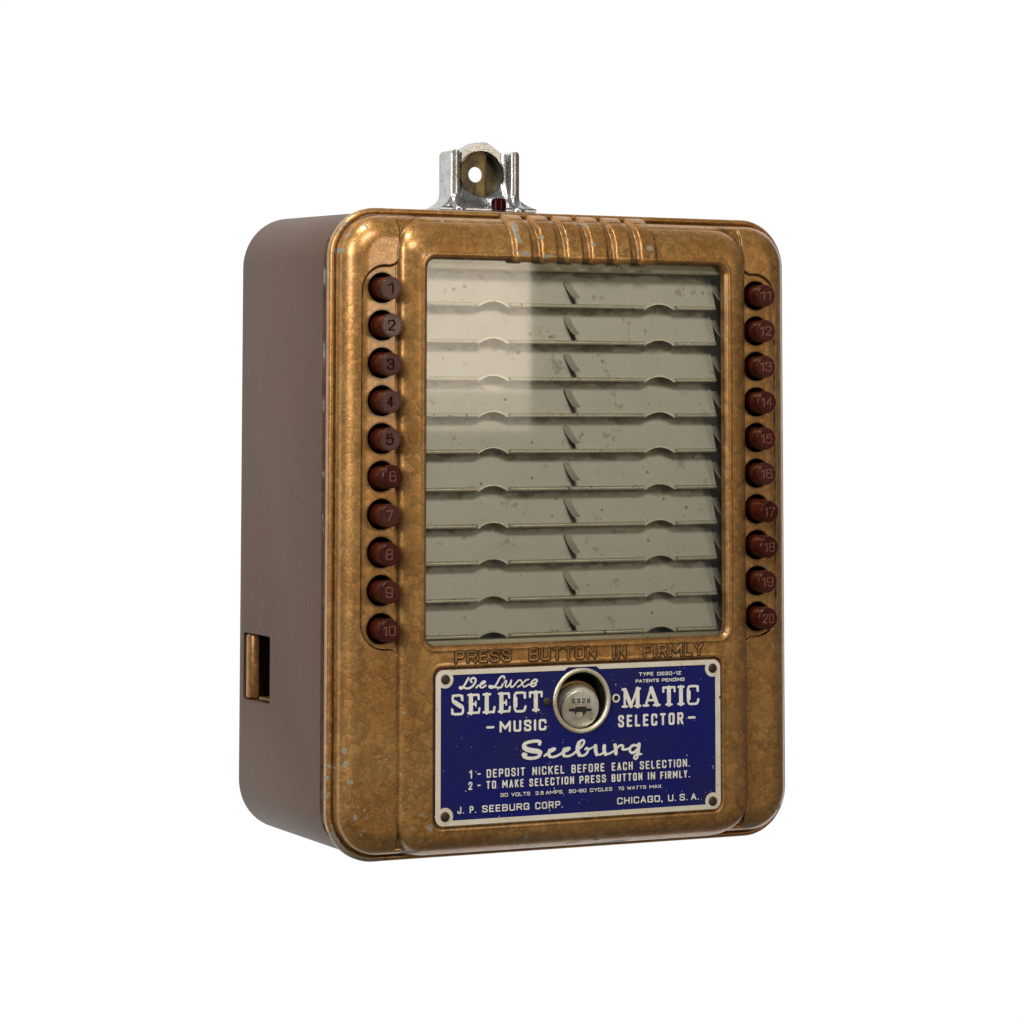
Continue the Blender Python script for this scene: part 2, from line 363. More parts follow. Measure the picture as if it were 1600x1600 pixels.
# ------------------------------------------------------------------ lettering
def chaikin(P, closed=False, it=3):
    P = [tuple(map(float, p)) for p in P]
    for _ in range(it):
        Q = []; n = len(P)
        for i in range(n if closed else n-1):
            a, b = P[i], P[(i+1) % n]
            Q += [(a[0]*.75+b[0]*.25, a[1]*.75+b[1]*.25), (a[0]*.25+b[0]*.75, a[1]*.25+b[1]*.75)]
        if not closed: Q = [P[0]]+Q[1:-1]+[P[-1]]
        P = Q
    return P+[P[0]] if closed else P
O_ = "@.5,1 0,1 0,.7 0,.3 0,0 .5,0 1,0 1,.3 1,.7 1,1"
SANS = {
 'A': (1, "0,0 .5,1 1,0;.17,.32 .83,.32"), 'B': (1, "0,0 0,1;~0,1 .6,1 .97,1 .97,.54 .6,.54 0,.54;~0,.54 .6,.54 1,.54 1,0 .6,0 0,0"),
 'C': (1, "~1,.74 1,1 .5,1 0,1 0,.7 0,.3 0,0 .5,0 1,0 1,.26"), 'D': (1, "0,0 0,1;~0,1 .45,1 1,1 1,.7 1,.3 1,0 .45,0 0,0"),
 'E': (.85, "1,1 0,1 0,0 1,0;0,.52 .85,.52"), 'F': (.85, "1,1 0,1 0,0;0,.52 .85,.52"),
 'G': (1, "~1,.7 1,1 .5,1 0,1 0,.7 0,.3 0,0 .5,0 1,0 1,.25 1,.45;.6,.45 1,.45;1,.45 1,0"),
 'H': (1, "0,0 0,1;1,0 1,1;0,.52 1,.52"), 'I': (0, "0,0 0,1"), 'J': (.8, "~1,1 1,.5 1,.25 1,0 .5,0 0,0 0,.3"),
 'K': (1, "0,0 0,1;1,1 0,.38;.32,.58 1,0"), 'L': (.8, "0,1 0,0 1,0"), 'M': (1.6, "0,0 0,1 .5,.30 1,1 1,0"), 'N': (1, "0,0 0,1 1,0 1,1"),
 'O': (1, O_), 'P': (.95, "0,0 0,1;~0,1 .6,1 1,1 1,.45 .6,.45 0,.45"), 'R': (1, "0,0 0,1;~0,1 .6,1 1,1 1,.48 .6,.48 0,.48;.55,.46 1,0"),
 'S': (.95, "~1,.77 .97,1 .5,1 0,1 0,.62 .5,.52 1,.42 1,0 .5,0 .03,0 0,.23"), 'T': (.95, "0,1 1,1;.5,1 .5,0"),
 'U': (1, "~0,1 0,.4 0,.3 0,0 .5,0 1,0 1,.3 1,.4 1,1"), 'V': (1, "0,1 .5,0 1,1"), 'W': (1.4, "0,1 .25,0 .5,.8 .75,0 1,1"),
 'X': (1, "0,0 1,1;0,1 1,0"), 'Y': (1, "0,1 .5,.45 1,1;.5,.45 .5,0"), 'Z': (.95, "0,1 1,1 0,0 1,0"),
 '0': (.9, O_), '1': (.4, "0,.78 1,1 1,0"), '2': (.9, "~0,.70 0,1 .5,1 1,1 1,.62 .6,.38 0,0;0,0 1,0"),
 '3': (.9, "~0,.75 0,1 .5,1 .97,1 .97,.54 .35,.54;~.35,.54 1,.54 1,0 .5,0 0,0 0,.25"), '4': (.95, ".7,0 .7,1 0,.3 1,.3"),
 '5': (.9, ".92,1 .12,1 .06,.52;~.06,.52 .3,.66 1,.70 1,0 .5,0 0,0 0,.22"), '6': (.9, "~.95,.82 .85,1 .5,1 0,1 0,.6 0,.3;@.5,0 0,0 0,.3 0,.58 .5,.58 1,.58 1,.3 1,0"),
 '7': (.9, "0,1 1,1 .35,0"), '8': (.9, "@.5,.54 .05,.54 .05,1 .5,1 .95,1 .95,.54;@.5,.54 0,.54 0,0 .5,0 1,0 1,.54"),
 '9': (.9, "~.05,.18 .15,0 .5,0 1,0 1,.4 1,.7;@.5,1 0,1 0,.7 0,.42 .5,.42 1,.42 1,.7 1,1"),
 '-': (.6, "0,.45 1,.45"), '.': (0, "0,0 0,0"), ',': (0, "0,.02 -.12,-.2")}
def sans_strokes(ch):
    w, spec = SANS[ch]; out = []
    for part in spec.split(';'):
        t = part[0]; P = [tuple(map(float, p.split(','))) for p in part.lstrip('@~').split()]
        if t == '@': P = chaikin(P, True)
        elif t == '~': P = chaikin(P)
        out.append((P, None))
    return w, out
_c = chaikin
SERIF = {
 'E': (.70, [([(.2, .06), (.2, .94)], .112), ([(.06, .96), (.6, .96)], .057), ([(.6, .95), (.62, .74)], .057), ([(.06, .06), (.62, .06)], .057), ([(.62, .05), (.66, .27)], .057), ([(.2, .5), (.46, .5)], .057), ([(.46, .62), (.46, .38)], .04)]),
 'L': (.68, [([(.22, .06), (.22, .94)], .112), ([(.05, .96), (.40, .96)], .057), ([(.05, .06), (.6, .06)], .057), ([(.6, .05), (.64, .30)], .057)]),
 'T': (.74, [([(.37, .06), (.37, .94)], .112), ([(.05, .955), (.69, .955)], .06), ([(.05, .94), (.05, .74)], .057), ([(.69, .94), (.69, .74)], .057), ([(.22, .06), (.52, .06)], .057)]),
 'C': (.74, [(_c([(.64, .72), (.62, .97), (.36, .97), (.09, .97), (.09, .5), (.09, .03), (.4, .03), (.62, .03), (.68, .26)]), .06), ([(.13, .33), (.13, .67)], .112), ([(.65, .95), (.65, .7)], .057)]),
 'S': (.74, [(_c([(.60, .74), (.56, .97), (.34, .97), (.10, .97), (.10, .62), (.35, .54), (.64, .45), (.66, .03), (.36, .03), (.12, .03), (.07, .26)]), .06), ([(.22, .62), (.52, .42)], .112), ([(.62, .95), (.63, .7)], .04), ([(.06, .30), (.06, .04)], .04)]),
 'M': (1.05, [([(.15, .05), (.15, .95)], .06), ([(.16, .92), (.50, .08)], .112), ([(.5, .06), (.84, .94)], .06), ([(.87, .05), (.87, .95)], .112), ([(.03, .06), (.28, .06)], .057), ([(.72, .06), (1.02, .06)], .057), ([(.03, .96), (.2, .96)], .057), ([(.82, .96), (1.0, .96)], .057)]),
 'A': (.95, [([(.14, .05), (.44, .95)], .06), ([(.46, .95), (.78, .08)], .112), ([(.24, .33), (.66, .33)], .057), ([(.02, .06), (.28, .06)], .057), ([(.60, .06), (.93, .06)], .057)]),
 'I': (.36, [([(.18, .06), (.18, .94)], .112), ([(.03, .96), (.33, .96)], .057), ([(.03, .06), (.33, .06)], .057)])}

def word_segments(text, x0, x1, z0, z1, r, font='s', gap=None):
    """stroke segments (ax, az, bx, bz, radius) of a word set exactly between x0..x1 and z0..z1"""
    segs = []
    if font == 'S':
        gl = [SERIF[c] for c in text]; g = .13; tot = sum(w for w, _ in gl)+g*(len(gl)-1); k = (x1-x0)/tot; H = z1-z0; x = 0
        for w, st in gl:
            for P, rr in st:
                for a, b in zip(P[:-1], P[1:]): segs.append((x0+(x+a[0])*k, z0+a[1]*H, x0+(x+b[0])*k, z0+b[1]*H, rr*H))
            x += w+g
        return segs
    x0, x1, z0, z1 = x0+r, x1-r, z0+r, z1-r
    if text == '-': return [(x0, (z0+z1)/2, x1, (z0+z1)/2, r)]
    gl = [sans_strokes(c) for c in text]
    H = z1-z0; q = gap if gap is not None else .27      # clear space between letters, in letter heights
    tot = max(.2, sum(w for w, _ in gl)); ng = len(gl)-1; g = 2*r+q*(H+2*r)
    k = (x1-x0-g*ng)/tot; g = g/k
    x = 0
    for (w, st) in gl:
        for P, _ in st:
            for a, b in zip(P[:-1], P[1:]): segs.append((x0+(x+a[0]*w)*k, z0+a[1]*H, x0+(x+b[0]*w)*k, z0+b[1]*H, r))
        x += w+g
    return segs
def seg_sdf(segs):
    A = np.array(segs)
    def f(X, Z):
        d = np.full(X.shape, 1e3)
        for ax, az, bx, bz, r in A:
            dx, dz = bx-ax, bz-az; L = dx*dx+dz*dz
            t = np.clip(((X-ax)*dx+(Z-az)*dz)/L, 0, 1) if L > 1e-12 else 0.
            d = np.minimum(d, np.hypot(X-ax-t*dx, Z-az-t*dz)-r)
        return d
    return f
def seg_obj(name, segs, res, y, back, M, parent):
    A = np.array(segs); p = A[:, 4].max()+3*res
    x0, x1 = min(A[:, 0].min(), A[:, 2].min())-p, max(A[:, 0].max(), A[:, 2].max())+p
    z0, z1 = min(A[:, 1].min(), A[:, 3].min())-p, max(A[:, 1].max(), A[:, 3].max())+p
    return flat2d(name, seg_sdf(segs), x0, x1, z0, z1, res, y, back, M, parent)

WORDS = [
    ('SELECT',-2.242,-0.673,2.22,2.522,0.03,'S'),
    ('MATIC',0.725,2.122,2.208,2.506,0.03,'S'),
    ('-',-1.64,-1.502,1.981,2.03,0.022,'s'),
    ('MUSIC',-1.413,-0.606,1.919,2.093,0.0221,'s'),
    ('SELECTOR',0.655,1.826,1.905,2.094,0.022,'s'),
    ('-',1.911,2.049,1.982,2.027,0.022,'s'),
    ('TYPE',1.032,1.288,2.691,2.746,0.01,'s'),
    ('DS20-1Z',1.357,1.79,2.688,2.742,0.01,'s'),
    ('PATENTS',0.971,1.386,2.587,2.638,0.01,'s'),
    ('PENDING',1.444,1.849,2.585,2.638,0.01,'s'),
    ('1',-1.931,-1.882,1.243,1.371,0.0165,'s'),
    ('-',-1.79,-1.736,1.243,1.37,0.0165,'s'),
    ('DEPOSIT',-1.633,-0.978,1.242,1.369,0.0165,'s'),
    ('NICKEL',-0.847,-0.293,1.24,1.367,0.0165,'s'),
    ('BEFORE',-0.168,0.409,1.239,1.365,0.0165,'s'),
    ('EACH',0.543,0.911,1.238,1.364,0.0165,'s'),
    ('SELECTION.',1.042,1.943,1.236,1.361,0.0165,'s'),
    ('2',-1.941,-1.876,1.074,1.194,0.0165,'s'),
    ('-',-1.79,-1.735,1.074,1.193,0.0165,'s'),
    ('TO',-1.637,-1.474,1.073,1.192,0.0165,'s'),
    ('MAKE',-1.365,-0.998,1.073,1.192,0.0165,'s'),
    ('SELECTION',-0.901,-0.126,1.071,1.19,0.0165,'s'),
    ('PRESS',-0.028,0.433,1.069,1.188,0.0165,'s'),
    ('BUTTON',0.539,1.082,1.067,1.186,0.0165,'s'),
    ('IN',1.185,1.312,1.066,1.185,0.0165,'s'),
    ('FIRMLY.',1.409,1.942,1.066,1.183,0.0165,'s'),
    ('30',-1.398,-1.271,0.939,0.994,0.009,'s'),
    ('VOLTS',-1.211,-0.887,0.938,0.992,0.009,'s'),
    ('2.5',-0.793,-0.654,0.937,0.99,0.009,'s'),
    ('AMPS.',-0.615,-0.31,0.935,0.99,0.009,'s'),
    ('50-60',-0.214,0.091,0.935,0.988,0.009,'s'),
    ('CYCLES',0.156,0.546,0.933,0.986,0.009,'s'),
    ('70',0.654,0.756,0.931,0.984,0.009,'s'),
    ('WATTS',0.813,1.151,0.931,0.983,0.009,'s'),
    ('MAX.',1.213,1.443,0.929,0.982,0.009,'s'),
    ('J.',-2.127,-2.016,0.723,0.827,0.0145,'s'),
    ('P.',-1.919,-1.811,0.722,0.827,0.0145,'s'),
    ('SEEBURG',-1.707,-0.904,0.721,0.825,0.0145,'s'),
    ('CORP.',-0.797,-0.321,0.718,0.823,0.0145,'s'),
    ('CHICAGO,',0.637,1.443,0.714,0.817,0.0145,'s'),
    ('U.',1.547,1.685,0.712,0.815,0.0145,'s'),
    ('S.',1.755,1.894,0.712,0.815,0.0145,'s'),
    ('A.',1.964,2.102,0.711,0.814,0.0145,'s'),
]
ENGRAVED = [
    ('PRESS',-2.178,-1.211,2.992,3.191,0.0,'s'),
    ('BUTTON',-0.909,0.267,2.988,3.192,0,'s'),
    ('IN',0.561,0.803,2.981,3.19,0,'s'),
    ('FIRMLY',1.108,2.197,2.973,3.182,0,'s'),
]
SCRIPT = [
    ([(-1.889,2.706),(-1.913,2.724),(-1.9,2.755),(-1.861,2.773),(-1.824,2.755),(-1.821,2.711),(-1.858,2.654),(-1.918,2.616),(-1.978,2.61),(-2.037,2.632),(-2.081,2.641),(-2.097,2.626),(-2.077,2.606),(-2.037,2.627),(-1.994,2.693),(-1.943,2.769)],0.012),
    ([(-1.815,2.618),(-1.777,2.649),(-1.706,2.668),(-1.657,2.695),(-1.665,2.713),(-1.701,2.709),(-1.739,2.674),(-1.752,2.636),(-1.728,2.612),(-1.684,2.623),(-1.649,2.648)],0.01),
    ([(-1.334,2.74),(-1.328,2.769),(-1.367,2.78),(-1.409,2.754),(-1.444,2.697),(-1.476,2.645),(-1.52,2.607),(-1.569,2.604),(-1.597,2.62),(-1.584,2.64),(-1.537,2.63),(-1.476,2.61),(-1.411,2.6),(-1.371,2.618),(-1.361,2.655)],0.011),
    ([(-1.443,2.603),(-1.443,2.575)],0.006),
    ([(-1.334,2.678),(-1.306,2.711),(-1.292,2.701),(-1.306,2.663),(-1.317,2.624),(-1.299,2.604),(-1.266,2.617),(-1.226,2.674),(-1.213,2.706)],0.009),
    ([(-1.213,2.706),(-1.229,2.65),(-1.226,2.611),(-1.2,2.6),(-1.163,2.626)],0.01),
    ([(-1.163,2.626),(-1.108,2.689),(-1.067,2.712),(-1.037,2.692),(-1.025,2.642),(-1.003,2.6),(-0.968,2.601),(-0.926,2.627)],0.009),
    ([(-1.103,2.601),(-1.059,2.622),(-0.998,2.67),(-0.954,2.706),(-0.913,2.71)],0.008),
    ([(-0.926,2.627),(-0.871,2.638),(-0.793,2.653),(-0.76,2.683),(-0.782,2.708),(-0.826,2.701),(-0.868,2.661),(-0.882,2.625),(-0.857,2.596),(-0.815,2.605),(-0.784,2.628)],0.01),
    ([(-0.727,1.71),(-0.707,1.742),(-0.746,1.762),(-0.867,1.76),(-0.974,1.738),(-1.012,1.696),(-0.974,1.651),(-0.867,1.622),(-0.746,1.605),(-0.703,1.567),(-0.738,1.515),(-0.852,1.496),(-0.974,1.515),(-1.016,1.555),(-0.996,1.577),(-0.961,1.562)],0.013),
    ([(-0.989,1.675),(-0.958,1.646),(-0.867,1.618),(-0.761,1.605),(-0.718,1.581)],0.021),
    ([(-0.639,1.528),(-0.547,1.583),(-0.471,1.606),(-0.448,1.629),(-0.486,1.636),(-0.544,1.607),(-0.581,1.554),(-0.565,1.513),(-0.501,1.497),(-0.409,1.519),(-0.317,1.566),(-0.225,1.594),(-0.194,1.623),(-0.225,1.635),(-0.286,1.613),(-0.329,1.563),(-0.317,1.512),(-0.256,1.498),(-0.163,1.514),(-0.071,1.578),(0.022,1.648),(0.065,1.714),(0.03,1.745),(-0.024,1.72),(-0.068,1.638),(-0.074,1.564),(-0.043,1.508),(0.022,1.493),(0.087,1.516),(0.124,1.568),(0.127,1.605),(0.091,1.615),(0.076,1.594)],0.01),
    ([(-0.544,1.607),(-0.575,1.554),(-0.547,1.515)],0.015),
    ([(-0.289,1.611),(-0.32,1.562),(-0.299,1.517)],0.015),
    ([(-0.037,1.698),(-0.065,1.631),(-0.062,1.564),(-0.028,1.514)],0.017),
    ([(0.127,1.582),(0.184,1.61),(0.247,1.637)],0.007),
    ([(0.254,1.637),(0.254,1.562),(0.273,1.507)],0.016),
    ([(0.273,1.507),(0.332,1.495),(0.402,1.528)],0.009),
    ([(0.41,1.63),(0.403,1.555),(0.428,1.504)],0.016),
    ([(0.428,1.504),(0.487,1.501),(0.573,1.54)],0.009),
    ([(0.6,1.632),(0.612,1.572),(0.615,1.504)],0.016),
    ([(0.62,1.572),(0.667,1.62),(0.73,1.631),(0.75,1.603),(0.722,1.574),(0.741,1.554),(0.8,1.56),(0.855,1.571)],0.01),
    ([(0.997,1.609),(0.926,1.622),(0.871,1.588),(0.855,1.541),(0.886,1.498),(0.941,1.502),(0.997,1.548)],0.012),
    ([(1.028,1.628),(1.014,1.533),(1.004,1.472)],0.015),
    ([(1.004,1.472),(1.001,1.424),(0.969,1.396),(0.933,1.414),(0.944,1.452),(0.996,1.475),(1.067,1.473)],0.009),
]
CHIPS = [
    (-3.797,9.75,0.085,0.022,-20),
    (-3.844,9.687,0.055,0.031,-20),
    (-3.906,9.609,0.037,0.022,-20),
    (-3.817,9.557,0.037,0.015,-30),
    (-3.575,9.685,0.024,0.051,-25),
    (-3.946,9.316,0.055,0.046,0),
    (-2.666,9.263,0.031,0.041,0),
    (-1.105,9.734,0.061,0.092,0),
    (-1.116,9.61,0.049,0.071,10),
    (-1.099,9.517,0.043,0.041,0),
    (-1.006,9.309,0.098,0.051,0),
    (-1.14,9.345,0.037,0.02,0),
    (-0.681,9.589,0.049,0.036,0),
    (-0.602,9.288,0.11,0.031,-15),
    (-0.212,9.551,0.024,0.026,0),
    (0.188,9.811,0.085,0.02,35),
    (0.215,9.481,0.043,0.036,0),
    (1.241,9.851,0.037,0.036,0),
    (1.232,9.455,0.073,0.041,0),
    (1.243,9.316,0.037,0.031,0),
    (-4.0,1.469,0.061,0.031,30),
    (-3.796,1.262,0.037,0.039,20),
    (-4.041,1.307,0.024,0.026,0),
    (-4.049,1.028,0.031,0.026,0),
    (-4.065,0.843,0.02,0.051,10),
    (-4.07,0.725,0.031,0.041,0),
    (-3.73,0.739,0.037,0.056,-15),
    (-3.692,0.881,0.018,0.02,0),
    (-3.594,0.842,0.022,0.018,0),
    (-3.566,0.726,0.018,0.015,0),
    (-3.942,0.543,0.085,0.031,50),
    (-3.973,0.453,0.043,0.041,0),
    (-3.858,0.376,0.049,0.041,0),
    (-3.595,0.527,0.022,0.031,15),
    (-3.634,0.472,0.024,0.02,0),
    (-2.717,0.752,0.061,0.026,-20),
    (-2.583,0.535,0.061,0.066,0),
    (-2.88,0.527,0.024,0.022,0),
    (-2.719,0.346,0.032,0.024,0),
    (-2.559,0.336,0.029,0.024,0),
    (-2.79,0.149,0.171,0.035,-12),
    (-3.976,2.164,0.032,0.071,5),
    (-4.003,1.944,0.024,0.031,0),
    (-4.008,1.845,0.017,0.016,0),
    (-3.871,1.723,0.032,0.051,-10),
    (-3.846,1.531,0.037,0.061,10),
    (-3.979,1.472,0.073,0.018,30),
    (-3.796,1.272,0.043,0.036,0),
    (-3.239,1.588,0.022,0.018,0),
    (-2.993,2.279,0.022,0.018,0),
    (3.233,0.211,0.159,0.056,-5),
    (2.908,0.238,0.098,0.046,-40),
    (3.745,0.451,0.043,0.071,35),
    (3.357,0.78,0.024,0.022,0),
    (3.596,3.073,0.02,0.061,0),
    (1.629,0.294,0.024,0.041,0),
    (0.357,0.168,0.073,0.026,0),
    (-0.933,0.264,0.039,0.061,0),
    (2.759,0.159,0.122,0.02,-30),
    (-0.628,0.275,0.11,0.015,-8),
    (-0.042,0.146,0.171,0.015,-5),
    (3.107,8.456,0.037,0.012,-50),
    (3.118,8.269,0.017,0.018,0),
    (3.574,4.316,0.024,0.036,0),
    (3.502,4.348,0.018,0.026,0),
    (3.606,3.645,0.018,0.051,0),
    (3.254,5.044,0.024,0.02,0),
    (3.556,5.122,0.024,0.026,0),
    (-2.282,9.811,0.037,0.031,0),
    (-2.934,2.993,0.015,0.012,0),
    (-4.077,6.875,0.012,0.051,0),
    (-4.08,5.71,0.012,0.031,0),
]


# ------------------------------------------------------------------ the setting: a glowing white sheet added as backdrop
def backdrop():
    V = np.array([(x*S, (26+.010*x*x/75*1.0)*S, z*S) for x in np.linspace(-75, 75, 13) for z in (-45., 70.)]); n = len(V)//2
    F = np.array([(2*i, 2*i+2, 2*i+3, 2*i+1) for i in range(n-1)])
    o = mk('white_backdrop', V, [F[:, ::-1]], WHITE); o['kind'] = 'structure'
    o['label'] = 'plain glowing white backdrop added behind the wall box'
backdrop()

# ------------------------------------------------------------------ the selector
root = bpy.data.objects.new('wall_box_selector', None); col.objects.link(root)
root.scale = (S, S, S); root.empty_display_size = .5
root['label'] = 'old hammered bronze jukebox wall box with red numbered buttons and blue nameplate'
root['category'] = 'jukebox selector'

HW = 4.055; R0 = .78
WIN = (-2.642, 2.642, 3.275, 9.206, .15)
BZ = [8.744-(8.744-3.547)*i/9 for i in range(10)]
BX = 3.325; HR = .238
RING = (.014, 2.35)
RIBS = [-1.025, -.57, -.125, .313, .745, 1.192]

def panel_sdf(X, Z):                         # recessed strip that carries a column of buttons (left-hand one; mirrored by |x|)
    A = np.abs(X)
    d = rrect(A, Z, 2.6, 3.68, 3.215, 9.10, .40)
    foot = A-3.06
    return runion(d, foot, .16)
def surface(X, Z):
    d = -rrect(X, Z, -HW, HW, 0, 10, R0)                       # distance in from the rim
    t = np.clip((d-.10)/.40, 0, 1)
    yf = .165+.37*(1-np.sqrt(np.clip(1-(1-t)**2, 0, 1)))
    bead = .585-.045*np.sin(np.pi*np.clip(d/.10, 0, 1))**.7
    yf = np.where(d < .10, bead, yf)
    yf = np.where((d >= .085) & (d < .125), np.maximum(yf, .60), yf)
    pd = panel_sdf(X, Z)
    yf = yf+.04*(1-smooth01(pd, -.028, .0))*(d > .2)
    zt, zb = 9.90, .055
    hs = -rrect(X, Z, -3.07, 3.07, zb, zt, .62)
    a = 1-np.clip(hs/.34, 0, 1)
    side = .16*(1-np.sqrt(np.clip(1-a*a, 0, 1)))
    bt = 1-np.clip((zt-Z)/.66, 0, 1); bb = 1-np.clip((Z-zb)/.40, 0, 1)
    # the ends roll over further than the sides; inside the corners the roll follows the outline
    corner = np.clip((np.abs(X)-2.45)/.62, 0, 1)
    top = .50*(1-np.sqrt(np.clip(1-bt*bt, 0, 1)))+.42*(1-np.sqrt(np.clip(1-bb*bb, 0, 1)))
    yh = np.maximum(side, 0)+top
    yh = yh+np.maximum(0, -hs)*2.6
    wd = rrect(X, Z, *WIN)
    yh = yh+.05*(1-smooth01(wd, -.002, .045))-.012*np.exp(-((wd-.075)/.022)**2)
    pl = rrect(X, Z, -2.535, 2.54, .505, 2.945, .15)
    yh = yh+.028*(1-smooth01(pl, -.022, .0))-.006*np.exp(-((pl-.03)/.02)**2)
    k = np.clip(.5+.5*(yh-yf)/.05, 0, 1); y = yh*(1-k)+yf*k-.05*k*(1-k)
    return y, d, pd, hs, wd, pl, yf-yh

def spacing(a, b, rules, base):
    P = [a]
    while P[-1] < b-1e-9:
        x = P[-1]; s = base
        for lo, hi, st in rules:
            if lo <= x < hi: s = st; break
        P.append(min(b, x+s))
    if P[-1]-P[-2] < 1e-3: P.pop(-2)
    return np.array(P)
def build_cover():
    gx = spacing(-HW, HW, [(-HW, -HW+.14, .008), (HW-.14, HW+1, .008), (-3.12, -3.0, .008), (3., 3.12, .008)], .0118)
    gz = spacing(0, 10, [(0, .14, .008), (9.84, 11, .008), (2.96, 3.24, .0075)], .0125)
    X, Z = np.meshgrid(gx, gz, indexing='ij'); nx, nz = X.shape
    # wrap the grid corners round the rounded rim
    u = np.clip((np.abs(X)-(HW-R0))/R0, 0, 1); cz = np.where(Z > 5, 10-R0, R0); sz = np.where(Z > 5, 1, -1)
    v = np.clip((Z-cz)*sz/R0, 0, 1); c = (u > 0) & (v > 0)
    t = np.maximum(u, v); ph = np.where(u >= v, v/np.maximum(u, 1e-9)*math.pi/4, math.pi/2-u/np.maximum(v, 1e-9)*math.pi/4)
    X = np.where(c, np.sign(X)*(HW-R0+R0*t*np.cos(ph)), X); Z = np.where(c, cz+sz*R0*t*np.sin(ph), Z)
    hole = rrect(X, Z, *WIN)
    for z in BZ:
        hole = np.minimum(hole, circ(np.abs(X), Z, BX, z, HR))
    hole = np.minimum(hole, circ(X, Z, *RING, .46))
    sd = np.where(c, -1., -hole)
    X, Z, q, tr = grid_cut(np.stack([X, Z], -1), sd, nx, nz, .0064)
    y, d, pd, hs, wd, pl, dif = surface(X, Z)
    # stamped words
    grime_shade = np.zeros_like(y)
    for w in ENGRAVED:
        box = (X > w[1]-.1) & (X < w[2]+.1) & (Z > w[3]-.1) & (Z < w[4]+.1)
        f = seg_sdf([s for s in word_segments(w[0], w[1], w[2], w[3], w[4], .022, gap=.17)])
        sdw = f(X[box], Z[box]); gr = 1-smooth01(sdw, -.010, .008)
        y[box] -= .011*gr; grime_shade[box] = np.maximum(grime_shade[box], 1.0*np.exp(-((sdw-.003)/.0095)**2))
    # ribs rolled over the top edge, raised along the surface normal
    dy = np.gradient(y, axis=1)/np.maximum(np.gradient(Z, axis=1), 1e-5)
    nn = np.sqrt(1+dy*dy); ny, nz_ = -1/nn, dy/nn
    for x in RIBS:
        a = np.abs(X-x); h = (1-smooth01(a, .115, .172))*smooth01(Z, 9.195, 9.24)*(hs > 0)
        slope = np.clip(.75-(X-x)*1.2, .5, 1)
        y = y+ny*.075*h; Z = Z+nz_*.075*h
        grime_shade = np.maximum(grime_shade, .5*np.exp(-((a-.178)/.022)**2)*smooth01(Z, 9.2, 9.3)*(hs > 0))
    # settled dirt, deepened with dark shading painted into grooves and corners
    grime_shade = np.maximum(grime_shade, .75*np.exp(-((pd+.016)/.016)**2)*(d > .25)*(dif < .02))
    grime_shade = np.maximum(grime_shade, .55*np.exp(-((pl+.012)/.020)**2))
    grime_shade = np.maximum(grime_shade, .50*np.exp(-((wd)/.03)**2))
    grime_shade = np.maximum(grime_shade, .45*np.exp(-((hs+.005)/.02)**2)*(d > .1))
    grime_shade = np.maximum(grime_shade, .5*np.exp(-((d-.108)/.014)**2))
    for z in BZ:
        e = circ(np.abs(X), Z, BX, z, HR); grime_shade = np.maximum(grime_shade, .45*np.exp(-(e/.02)**2))
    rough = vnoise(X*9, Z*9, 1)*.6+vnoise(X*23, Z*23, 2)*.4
    grime_shade = grime_shade*(.55+.9*rough)
    chip = np.zeros_like(y); jag = (vnoise(X*16, Z*16, 3)-.5)*1.1+(vnoise(X*40, Z*40, 4)-.5)*.7
    for cx, cz_, rx, rz, ang in CHIPS:
        bx = (np.abs(X-cx) < .45) & (np.abs(Z-cz_) < .45)
        ca, sa = math.cos(math.radians(ang)), math.sin(math.radians(ang))
        U, W_ = X[bx]-cx, Z[bx]-cz_; uu = (U*ca-W_*sa)/(rx*.88); ww = (U*sa+W_*ca)/(rz*.88)
        chip[bx] = np.maximum(chip[bx], smooth01(1.15-(uu*uu+ww*ww)+jag[bx], 0, .3))
    # paint rubbed off along the lower rim and the lower edge of the raised middle
    wear = np.exp(-((d-.03)/.035)**2)*smooth01(vnoise(X*3.1, Z*2.3, 7)*.35+.8*smooth01(Z, .9, .3)*(X < -3.2), .75, .95)
    edge = np.exp(-((hs-.03)/.05)**2)*(Z < .45)*(np.abs(X) < 2.7)*smooth01(vnoise(X*2.3+4, Z*4, 9), .62, .8)
    chip = np.maximum(chip, np.maximum(wear, .9*edge))
    V = np.stack([X, y, Z], -1).reshape(-1, 3)
    V, F, used = compact(V, [q, tr])
    ch, gr = chip.ravel()[used], grime_shade.ravel()[used]
    n0 = len(V)
    B = np.unique(border_edges(F))
    def back(T):
        dd = -rrect(T[:, 0], T[:, 2], -HW, HW, 0, 10, R0)
        b = np.where(dd < .05, .68, .60)
        inwin = np.abs(rrect(T[:, 0], T[:, 2], *WIN)) < .05
        return np.where(inwin, .17, b)
    V, F = extrude_border(V, F, back)
    ch = np.concatenate([ch, ch[B]*0+ch[B], ch[B]]); gr = np.concatenate([gr, gr[B], gr[B]*0+.3])
    return mk('front_cover', V, F, COVER, root, True, None, {'chip': ch, 'grime_shade': gr})
cover = build_cover()
cover['label'] = 'hammered bronze front with ribs over its top edge'

